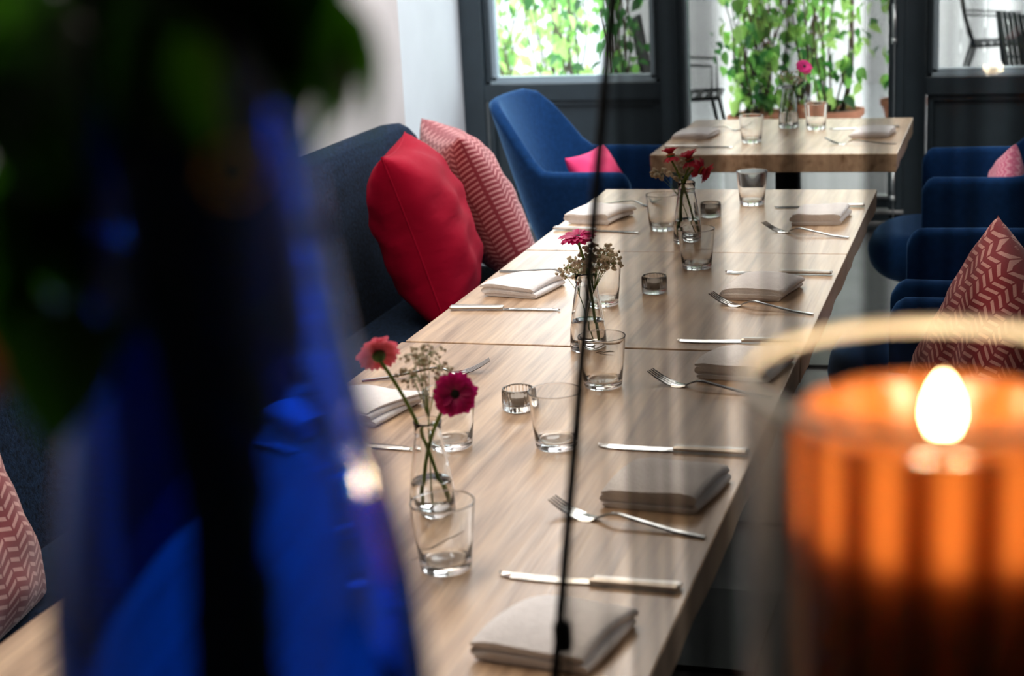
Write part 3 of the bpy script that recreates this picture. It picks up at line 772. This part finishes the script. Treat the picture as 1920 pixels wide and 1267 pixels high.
def gerbera(base, head, normal, mat, label, ks=1.0, *, R=0.030, n=20, bend=(0, 0, 0), closed=0.0, stemr=0.0025, cat='flower', name='gerbera', seed=1):
    """one cut flower; stem from base to head, disc facing 'normal'"""
    rnd = random.Random(seed)
    e = empty(name, base); tag(e, label, cat)
    b = V((0, 0, 0)); h = V(head) - V(base); nm = V(normal).normalized()
    under = h - nm * 0.012 * ks
    mid = (b + under) / 2 + V(bend)
    st = bez(b, mid + V((0, 0, 0.02)), under, 14)
    MB().tube(st, stemr, 8).build('stem', 'stem', e)
    q = nm.to_track_quat('Z', 'Y').to_matrix().to_4x4(); Mh = Matrix.Translation(h) @ q; Mc = Mh @ Matrix.Scale(ks, 4)
    MB().lathe([(0, -0.0125), (0.003, -0.012), (0.0075, -0.007), (0.0095, -0.002), (0.0085, 0.0005), (0, 0.001)], 14, Mc, cap=False).build('calyx', 'calyx', e)
    c = MB().lathe([(0.0105, 0.0005), (0.0108, 0.0028), (0.0085, 0.0042), (0.0062, 0.0035), (0, 0.003)], 20, Mc, cap=False).build('ring', 'ring', e)
    MB().lathe([(0.006, 0.003), (0.0058, 0.0046), (0.003, 0.0055), (0, 0.0056)], 14, Mc, cap=False).build('eye', 'eye', e)
    pmh = petal_mesh(mat, R - 0.006, 0.0036 * R / 0.03)
    pm2 = petal_mesh(mat, (R - 0.006) * 0.72, 0.0034 * R / 0.03)
    for layer, (me, cnt, tilt, dz) in enumerate(((pmh, n, 0.06 + closed, 0.0), (pmh, n, -0.10 - closed, 0.0012), (pm2, n, -0.24 - closed, 0.0022))):
        for i in range(cnt):
            a = 2 * PI * (i + 0.5 * (layer % 2)) / cnt + rnd.uniform(-.06, .06)
            o = bpy.data.objects.new('petal', me); COL.objects.link(o); o.parent = e
            sc = rnd.uniform(0.9, 1.06)
            o.matrix_local = Mh @ Matrix.Translation((0, 0, dz)) @ Matrix.Rotation(a, 4, 'Z') @ Matrix.Rotation(tilt + rnd.uniform(-.08, .08), 4, 'Y') @ Matrix.Rotation(rnd.uniform(-.2, .2), 4, 'X') @ Matrix.Diagonal((sc, sc, sc, 1))
    return e
def sprig(base, centre, spread, count, label, seed, br=0.0030, name='baby_breath_sprig'):
    rnd = random.Random(seed)
    e = empty(name, base); tag(e, label, 'flower')
    b = V((0, 0, 0)); c = V(centre) - V(base)
    st = MB(); bl = MB()
    fork = c * 0.62 + V((0, 0, -0.0))
    st.tube(bez(b, c * 0.35 + V((0, 0, 0.02)), fork, 8), 0.0009, 6)
    nb = max(4, count // 9)
    for i in range(nb):
        d = V((rnd.gauss(0, 1), rnd.gauss(0, 1), rnd.gauss(0.15, 0.75))); d.normalize()
        hub = c + V((d.x * spread[0], d.y * spread[1], d.z * spread[2])) * 0.62
        st.tube(bez(fork, (fork + hub) / 2 + V((0, 0, 0.008)), hub, 5), 0.00055, 5)
        for q in range(count // nb):
            d2 = V((rnd.gauss(0, 1), rnd.gauss(0, 1), rnd.gauss(0.1, 1))).normalized()
            p = hub + V((d2.x * spread[0], d2.y * spread[1], d2.z * spread[2])) * rnd.uniform(0.25, 0.5)
            st.tube([hub, (hub + p) / 2 + V((0, 0, 0.002)), p], 0.00035, 4)
            r = br * rnd.uniform(0.6, 1.15)
            for _ in range(3):
                bl.sphere(p + V((rnd.uniform(-1, 1), rnd.uniform(-1, 1), rnd.uniform(-1, 1))) * r * 0.45, r * 0.7, 6, 4)
    st.build('stem', 'stem', e)
    o = bl.build('blossoms', 'gyps', e); o['kind'] = 'stuff'
    return e
zb = 0.766
# near vase: coral seen from behind, magenta facing the camera
gerbera((-0.728, 1.965, zb), (-0.803, 1.95, 0.976), (-0.45, 0.72, 0.50), 'coral', 'coral pink gerbera seen from behind in the nearest vase', R=0.029, seed=2, bend=(0.016, 0, 0.0))
gerbera((-0.752, 1.945, zb), (-0.691, 1.93, 0.932), (0.30, -0.88, 0.28), 'magenta', 'magenta gerbera with dark eye facing the camera in the nearest vase', R=0.030, seed=3, bend=(-0.022, 0, 0.012))
sprig((-0.745, 1.96, zb), (-0.742, 1.965, 0.958), (0.045, 0.035, 0.040), 90, 'beige baby breath sprig behind the magenta gerbera', 11, br=0.0036)
# middle vase
gerbera((-0.722, 2.80, zb), (-0.744, 2.78, 0.962), (-0.1, -0.12, 0.98), 'magenta', 'magenta gerbera facing upward above the middle vase', R=0.034, seed=4, bend=(0.010, 0, 0))
sprig((-0.745, 2.795, zb), (-0.708, 2.79, 0.918), (0.045, 0.03, 0.035), 150, 'dense baby breath sprig right of the middle gerbera', 12, br=0.0042)
sprig((-0.735, 2.81, zb), (-0.762, 2.80, 0.900), (0.032, 0.03, 0.028), 80, 'baby breath sprig hanging left of the middle gerbera', 13, br=0.0038)
# far vase on the long table
gerbera((-0.715, 3.755, zb), (-0.768, 3.74, 0.958), (-0.2, 0.2, 0.95), 'crimson', 'small crimson flower on the left stem of the far vase', R=0.024, n=16, closed=0.55, seed=5, bend=(0.012, 0, 0))
gerbera((-0.750, 3.745, zb), (-0.722, 3.735, 0.950), (-0.3, -0.1, 0.95), 'crimson', 'crimson flower on the bent right stem of the far vase', R=0.027, n=16, closed=0.5, seed=6, bend=(-0.02, 0, 0.02))
gerbera((-0.748, 3.755, zb), (-0.694, 3.73, 0.925), (0.75, -0.2, -0.35), 'crimson', 'crimson flower drooping right from the far vase', R=0.029, n=16, closed=0.45, seed=7, bend=(-0.03, 0, 0.04))
sprig((-0.72, 3.75, zb), (-0.775, 3.74, 0.922), (0.052, 0.03, 0.034), 44, 'loose baby breath sprig leaning left from the far vase', 14, br=0.0058)
# vase on the separate table
gerbera((-0.752, 5.66, zb), (-0.692, 5.65, 0.957), (0.45, -0.55, 0.65), 'orchid', 'bright pink gerbera above the separate far table', R=0.030, seed=8, bend=(-0.02, 0, 0))
sprig((-0.745, 5.665, zb), (-0.722, 5.655, 0.925), (0.05, 0.04, 0.035), 50, 'white baby breath sprig under the bright pink gerbera', 15, br=0.0045)

# ------------------------------------------------------------------ plants on the terrace
def leaf_mesh(mat, L=0.07, W=0.024, cup=0.15, n=5, name='leaf'):
    vs = []; fs = []
    for i in range(n + 1):
        t = i / n; w = W * math.sin(PI * (t ** 0.8)) ** 0.8 if 0 < t < 1 else 0.0008
        z = cup * L * (t - t * t) * 2 - 0.25 * L * t * t
        vs += [(L * t, -w, z + w * 0.3), (L * t, 0, z), (L * t, w, z + w * 0.3)]
    for i in range(n):
        a = 3 * i; fs += [(a, a + 3, a + 4, a + 1), (a + 1, a + 4, a + 5, a + 2)]
    return MB().add(vs, fs).mesh(name, mat)
LM = [leaf_mesh('leaf', 0.075, 0.024), leaf_mesh('leafy', 0.08, 0.026), leaf_mesh('leafd', 0.075, 0.024)]
ledge = []
def climbing_plant(x, y, pot_r, pot_h, height, width, nleaf, label, seed, mix=(0.45, 0.35, 0.2), pot=True, depth=None, zlo=0.3, lean=0.0):
    rnd = random.Random(seed); e = empty('potted_climber', (x, y, 0.2)); nleaf = int(nleaf * 0.8); height -= 0.22; zlo -= 0.22; pot_h = 0.17; tag(e, label, 'plant', 'leafy potted climbers on the terrace')
    ledge.append((x, y, pot_r))
    if pot:
        MB().lathe([(0, 0), (pot_r * .68, 0), (pot_r * .92, pot_h * .8), (pot_r, pot_h * .8), (pot_r * 1.02, pot_h), (pot_r * .92, pot_h), (pot_r * .86, pot_h * .85), (0, pot_h * .85)], 28, cap=False).build('pot', 'terra', e, True, angle=35)
        MB().lathe([(0, pot_h * .9), (pot_r * .86, pot_h * .88)], 20, cap=False).build('soil', 'soil', e)
    st = MB(); paths = []
    depth = depth or width * 0.5
    for k in range(9):
        a = rnd.uniform(0, 6.28); bx, by = 0.3 * pot_r * math.cos(a), 0.3 * pot_r * math.sin(a)
        tx, ty = rnd.uniform(-1, 1) * width / 2 + lean, rnd.uniform(-1, 1) * depth / 2
        hz = height * rnd.uniform(0.75, 1.0)
        pts = []
        for q in range(13):
            t = q / 12
            pts.append(V((bx + (tx - bx) * t ** 0.9 + 0.03 * math.sin(7 * t + k), by + (ty - by) * t + 0.03 * math.cos(6 * t + k), pot_h * .85 + (hz - pot_h) * t)))
        st.tube(pts, [0.007 - 0.004 * q / 12 for q in range(13)], 6); paths.append(pts)
    st.build('stems', 'vine', e)
    for i in range(nleaf):
        p = paths[rnd.randrange(len(paths))]; t = rnd.uniform(0.05, 1) * 11.99; q = int(t); f = t - q
        c = p[q].lerp(p[q + 1], f)
        if c.z < zlo: continue
        off = V((rnd.gauss(0, 1) * 0.055, rnd.gauss(0, 1) * 0.055, rnd.gauss(0, 0.03)))
        u = rnd.random(); me = LM[0] if u < mix[0] else (LM[1] if u < mix[0] + mix[1] else LM[2])
        o = bpy.data.objects.new('leaf', me); COL.objects.link(o); o.parent = e; o.location = c + off
        o.rotation_euler = (rnd.uniform(-0.9, 0.9), rnd.uniform(0.0, 1.5), rnd.uniform(0, 6.28)); s = rnd.uniform(0.6, 1.25); o.scale = (s, s, s)
    return e
climbing_plant(-0.95, 9.05, 0.17, 0.36, 1.75, 0.55, 290, 'leafy climber in the widest terracotta pot right of door centre', 21, lean=0.06)
climbing_plant(-1.33, 9.0, 0.12, 0.33, 1.7, 0.50, 270, 'leafy climber in terracotta pot behind the tumbler and vase', 22, lean=0.10)
climbing_plant(-1.38, 8.85, 0.12, 0.30, 1.35, 0.45, 240, 'leafy climber at the left of the door with bare lower stems', 23, mix=(0.4, 0.3, 0.3), lean=-0.02)
climbing_plant(-1.16, 9.35, 0.10, 0.40, 1.75, 0.50, 240, 'leafy climber in narrow dark pot between the two terracotta pots', 24)
climbing_plant(-0.60, 9.45, 0.13, 0.3, 1.7, 0.35, 200, 'leafy climber at the right edge of the glass door', 25, mix=(0.3, 0.3, 0.4))
climbing_plant(-1.98, 8.35, 0.14, 0.3, 1.75, 0.30, 280, 'dark green climber at the right edge of left window', 26, mix=(0.25, 0.05, 0.7), zlo=0.5)
climbing_plant(-2.75, 9.7, 0.16, 0.3, 1.75, 0.75, 280, 'pale sunlit climber in the middle of left window', 27, mix=(0.3, 0.65, 0.05))
climbing_plant(-3.25, 10.4, 0.16, 0.3, 1.5, 0.75, 240, 'pale climber at the left of left window', 28, mix=(0.45, 0.5, 0.05))
climbing_plant(-2.45, 9.2, 0.15, 0.3, 1.6, 0.50, 240, 'fresh green climber behind left window, beside the dark one', 29, mix=(0.5, 0.45, 0.05))

pl = empty('planter_ledge', (-1.2, 9.2, -0.02)); tag(pl, 'low white ledge under the climber pots behind the door', 'ledge')
MB().box(-0.29, 0.72, -0.55, 0.52, 0.0, 0.22).build('ledge_block', 'board', pl, False, 0.006)
for (lx, ly, lw_) in ((-1.98, 8.35, 0.2), (-2.62, 9.45, 0.45), (-3.25, 10.4, 0.3)):
    q = boxo('planter_block', lx - lw_, lx + lw_, ly - lw_, ly + lw_, -0.02, 0.20, 'board', bevel=0.006)
    tag(q, {-1.98: 'white block under the dark climber at left window', -2.62: 'white block under two climbers behind left window', -3.25: 'white block under the leftmost pale climber'}[lx], 'block')
# ------------------------------------------------------------------ terrace chairs
def make_patio_chair():
    r = empty('terrace_chair')
    def T(nm, pts, rad=0.012): return MB().tube(pts, rad, 8).build(nm, 'black', r)
    for s in (-1, 1):
        T('leg', [(0.26, s * 0.21, 0), (0.16, s * 0.20, 0.45)])
        T('leg', [(-0.30, s * 0.21, 0), (-0.17, s * 0.20, 0.45)])
        T('back_post', [(-0.17, s * 0.20, 0.43), (-0.24, s * 0.19, 0.65), (-0.28, s * 0.18, 0.90)])
        T('seat_rail', [(0.19, s * 0.20, 0.45), (-0.19, s * 0.20, 0.44)])
        T('armrest', [(0.16, s * 0.22, 0.44), (0.16, s * 0.22, 0.63), (-0.24, s * 0.21, 0.66)], 0.007)
    for i in range(7): MB().box(0.17 - i * 0.055, 0.205 - i * 0.055, -0.2, 0.2, 0.448, 0.456).build('seat_slat', 'black', r, False)
    for i in range(6):
        yy = -0.15 + i * 0.06
        MB().add([(-0.205, yy - .018, .50), (-0.205, yy + .018, .50), (-0.282, yy + .018, .90), (-0.282, yy - .018, .90), (-0.213, yy - .018, .50), (-0.213, yy + .018, .50), (-0.290, yy + .018, .90), (-0.290, yy - .018, .90)],
                 [(0, 1, 2, 3), (7, 6, 5, 4), (0, 4, 5, 1), (1, 5, 6, 2), (2, 6, 7, 3), (3, 7, 4, 0)]).build('back_slat', 'black', r, False)
    return r
pc = make_patio_chair(); tag(pc, 'black metal terrace chair left of the climbers, seen through the door', 'chair', 'black metal chairs on the terrace')
pc.location = (-1.81, 9.3, -0.02); pc.rotation_euler = (0, 0, D(6))
copy_tree(pc, (-0.12, 12.1, -0.02), D(4), 'far black metal terrace chair in profile through the right window')
copy_tree(pc, (0.23, 8.9, -0.02), D(25), 'near black slatted terrace chair at the right picture edge')

# ------------------------------------------------------------------ glass screen added behind the counter to streak and darken the view
sc_ = empty('added_glass_screen', (-0.32, 1.08, 0)); tag(sc_, 'added tall glass screen with darkening streaks, slanted thin black edge post', 'screen')
def px(z): return -0.322 + (z - 0.974) * 0.124 + 0.32
MB().tube([(px(0.02), 0, 0.02), (px(2.1), 0, 2.1)], 0.0036, 8).build('edge_post', 'black', sc_)
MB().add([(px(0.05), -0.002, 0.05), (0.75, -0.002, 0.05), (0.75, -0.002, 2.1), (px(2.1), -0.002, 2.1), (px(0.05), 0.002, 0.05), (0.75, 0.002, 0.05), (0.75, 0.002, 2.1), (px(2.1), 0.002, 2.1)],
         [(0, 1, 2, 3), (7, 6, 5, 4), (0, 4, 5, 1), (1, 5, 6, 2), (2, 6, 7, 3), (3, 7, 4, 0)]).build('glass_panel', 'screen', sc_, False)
MB().box(px(0.0) - 0.03, 0.75, -0.05, 0.05, 0, 0.03).build('base', 'black', sc_, False, 0.004)
MB().box(px(1.02) - 0.004, px(1.02) + 0.010, -0.006, 0.006, 1.005, 1.03).build('clamp', 'black', sc_, False, 0.004)

# ------------------------------------------------------------------ counter and the things on it
CZ = 1.18
ct = empty('bar_counter', (0, 0.4, 0)); tag(ct, 'dark bar counter the photograph was taken over, below the frame', 'counter')
MB().box(-0.9, 0.9, -0.12, 0.24, 1.14, CZ).build('worktop', 'counter', ct, False, 0.004)
MB().box(-0.85, 0.85, -0.08, 0.20, 0.0, 1.14).build('body', 'counter', ct, False)

# amber candle glass
cg = empty('amber_candle_glass', (-0.0205, 0.545, CZ)); tag(cg, 'glowing amber ribbed candle glass with burning flame at lower right', 'candle')
R0 = 0.0503; H0 = 1.3756 - CZ
MB().lathe([(0, 0.0), (R0 - .003, 0.0), (R0, 0.004, 1), (R0, H0 - 0.003, 1), (R0 - 0.0012, H0), (R0 - 0.0032, H0), (R0 - 0.0042, H0 - 0.004, 1), (R0 - 0.0042, 0.006, 1), (0, 0.006)], 120, rib=15, ribamp=0.0011, cap=False).build('ribbed_cup', 'amber', cg)
MB().lathe([(0, 0.007), (R0 - .007, 0.007), (R0 - .007, H0 - 0.036), (R0 - 0.010, H0 - 0.039), (0, H0 - 0.040)], 48, cap=False).build('wax_fill', 'candlewax', cg)
MB().tube([(0, 0, H0 - 0.041), (0.0006, 0, H0 - 0.005)], 0.0012, 8).build('wick', 'black', cg)
MB().lathe([(0, H0 - 0.009), (0.0034, H0 - 0.0065), (0.0052, H0 - 0.001), (0.0044, H0 + 0.005), (0.0022, H0 + 0.010), (0, H0 + 0.013)], 20, cap=False).build('flame', 'flame', cg)
fl = bpy.data.lights.new('flame_light', 'POINT'); fl.energy = 1.25; fl.color = (1.0, 0.74, 0.46); fl.shadow_soft_size = 0.008
fo = bpy.data.objects.new('flame_light', fl); COL.objects.link(fo); fo.location = (-0.0205, 0.545, 1.377)
# clear hurricane cylinder around it
hg = empty('hurricane_glass', (-0.0215, 0.545, CZ)); tag(hg, 'large clear hurricane cylinder standing around the amber candle glass', 'glass')
R1 = 0.0672; H1 = 1.389 - CZ
MB().lathe([(R1, 0.0), (R1, H1 - 0.001), (R1 - 0.0028, H1 - 0.001), (R1 - 0.0028, 0.0), (R1, 0.0)], 72, cap=False).build('cylinder', 'hurr', hg)
MB().lathe([(R1 - 0.0014 + 0.0022 * math.cos(g), H1 + 0.0024 * math.sin(g)) for g in [2 * PI * i / 10 for i in range(11)]], 72, cap=False).build('lip', 'rim', hg)

# cobalt vase with a bushy bouquet
bv = empty('cobalt_vase', (-0.209, 0.388, CZ)); tag(bv, 'large cobalt blue glass vase blurred in front at left', 'vase')
def vr(z):
    # outer radius by height above counter
    pts = [(0, 0.034), (0.03, 0.043), (0.09, 0.0515), (0.15, 0.0545), (0.19, 0.0515), (0.225, 0.044), (0.255, 0.0385), (0.285, 0.034), (0.32, 0.0315), (0.345, 0.0320)]
    for (a, ra), (b2, rb) in zip(pts, pts[1:]):
        if z <= b2:
            t = smoothstep(a, b2, z) if False else (z - a) / (b2 - a); return ra + (rb - ra) * t
    return pts[-1][1]
oz = [0.345 * i / 24 for i in range(25)]
prof = [(0, 0)] + [(vr(z), z) for z in oz] + [(vr(0.345) - 0.002, 0.347)] + [(vr(z) - 0.004, max(z, 0.008)) for z in reversed(oz)] + [(0, 0.008)]
o = MB().lathe(prof, 56, cap=False).build('vase_body', 'vaseblue', bv)
bq = empty('bouquet', (-0.209, 0.388, CZ + 0.012)); tag(bq, 'dark leafy bouquet standing in the cobalt blue vase', 'bouquet')
rnd = random.Random(5)
sm = MB(); paths = []
for k in range(26):
    a = rnd.uniform(0, 6.28); r0 = rnd.uniform(0, 0.030)
    a2 = a + PI + rnd.uniform(-.6, .6); r1 = rnd.uniform(0.0, 0.020)
    b0 = V((r0 * math.cos(a), r0 * math.sin(a), 0)); nk = V((r1 * math.cos(a2), r1 * math.sin(a2), 0.32)); tp = nk + V((math.cos(a2) * rnd.uniform(0, .07), math.sin(a2) * rnd.uniform(0, .05), rnd.uniform(.03, .2)))
    pts = [b0.lerp(nk, q / 5) for q in range(6)] + [nk.lerp(tp, q / 4) for q in range(1, 5)]
    sm.tube(pts, [0.0046] * 6 + [0.003] * 4, 7); paths.append(pts)
sm.build('stems', 'bigleaf', bq)
BL = [leaf_mesh('bigleaf', 0.065, 0.023, name='leaf'), leaf_mesh('bigleaf', 0.05, 0.020, name='leaf')]
def put_leaf(p, rot, s=1.0):
    o = bpy.data.objects.new('leaf', BL[rnd.randrange(2)]); COL.objects.link(o); o.parent = bq; o.location = p; o.rotation_euler = rot; o.scale = (s, s, s)
for i in range(230):
    z = rnd.uniform(0.262, 0.50); a = rnd.uniform(0, 6.28); rr = rnd.uniform(0.0, 0.026)
    if z < 0.35: rr = rnd.uniform(0.034, 0.040)
    if z < 0.335 and math.cos(a) > -0.1 + 0.2 * math.sin(a) : continue
    put_leaf((rr * math.cos(a) - 0.008, rr * math.sin(a), z), (rnd.uniform(-.4, .4), rnd.uniform(0.9, 1.7), a + rnd.uniform(-.7, .7)), rnd.uniform(0.5, 0.8))
for i in range(26):
    a = rnd.uniform(-1.5, 1.2); rr = rnd.uniform(0.010, 0.018); put_leaf((rr * math.cos(a), rr * math.sin(a) - 0.004, rnd.uniform(0.350, 0.37)), (rnd.uniform(-.2, .2), rnd.uniform(1.5, 1.7), a), 0.5)
for lx, lz, ls in ((0.031, 0.360, 0.85), (0.022, 0.352, 0.7), (0.014, 0.35, 0.8), (0.036, 0.368, 0.85)): put_leaf((lx, -0.006, lz), (0, 1.5, -PI / 2), ls)
for i in range(26):   # submerged leaves and foliage inside the vase
    z = rnd.uniform(0.03, 0.24); a = rnd.uniform(0, 6.28); rr = rnd.uniform(0, 0.012)
    put_leaf((rr * math.cos(a), rr * math.sin(a), z), (rnd.uniform(-.3, .3), -1.57 + rnd.uniform(-.2, .2), a), 0.6)

gerbera((-0.2175, 0.388, 1.505), (-0.2616, 0.372, 1.441), (-0.5, -0.6, 0.3), 'orange', 'orange blurred flower hanging left of the cobalt vase', 0.5, R=0.016, n=12, seed=31, bend=(-0.03, -0.01, 0.03), stemr=0.0015)
gerbera((-0.2, 0.38, 1.51), (-0.1700, 0.3345, 1.494), (0.2, -0.95, 0.1), 'yellow', 'small yellow flower in front of the dark bouquet leaves', 0.1, R=0.0068, n=10, seed=32, bend=(0.01, -0.02, 0.02), stemr=0.001)
# ------------------------------------------------------------------ unseen ceiling panels added as interior fill light
for (x, y, sx, sy, l) in ((-1.0, 5.3, 1.2, 1.8, 'large square fill light panel added above the separate far table'), (1.6, 5.0, 1.0, 1.6, 'fill light panel added over the aisle right of the armchairs'), (-1.5, 2.6, 1.4, 2.6, 'warm fill light panel, out of view, above the near end of the long table')):
    e = empty('ceiling_fill_panel', (x, y, 2.87)); tag(e, l, 'lamp')
    MB().box(-sx / 2 - .02, sx / 2 + .02, -sy / 2 - .02, sy / 2 + .02, 0.008, 0.03).build('housing', 'black', e, False)
    MB().box(-sx / 2, sx / 2, -sy / 2, sy / 2, 0.0, 0.008).build('diffuser', 'lamp', e, False)
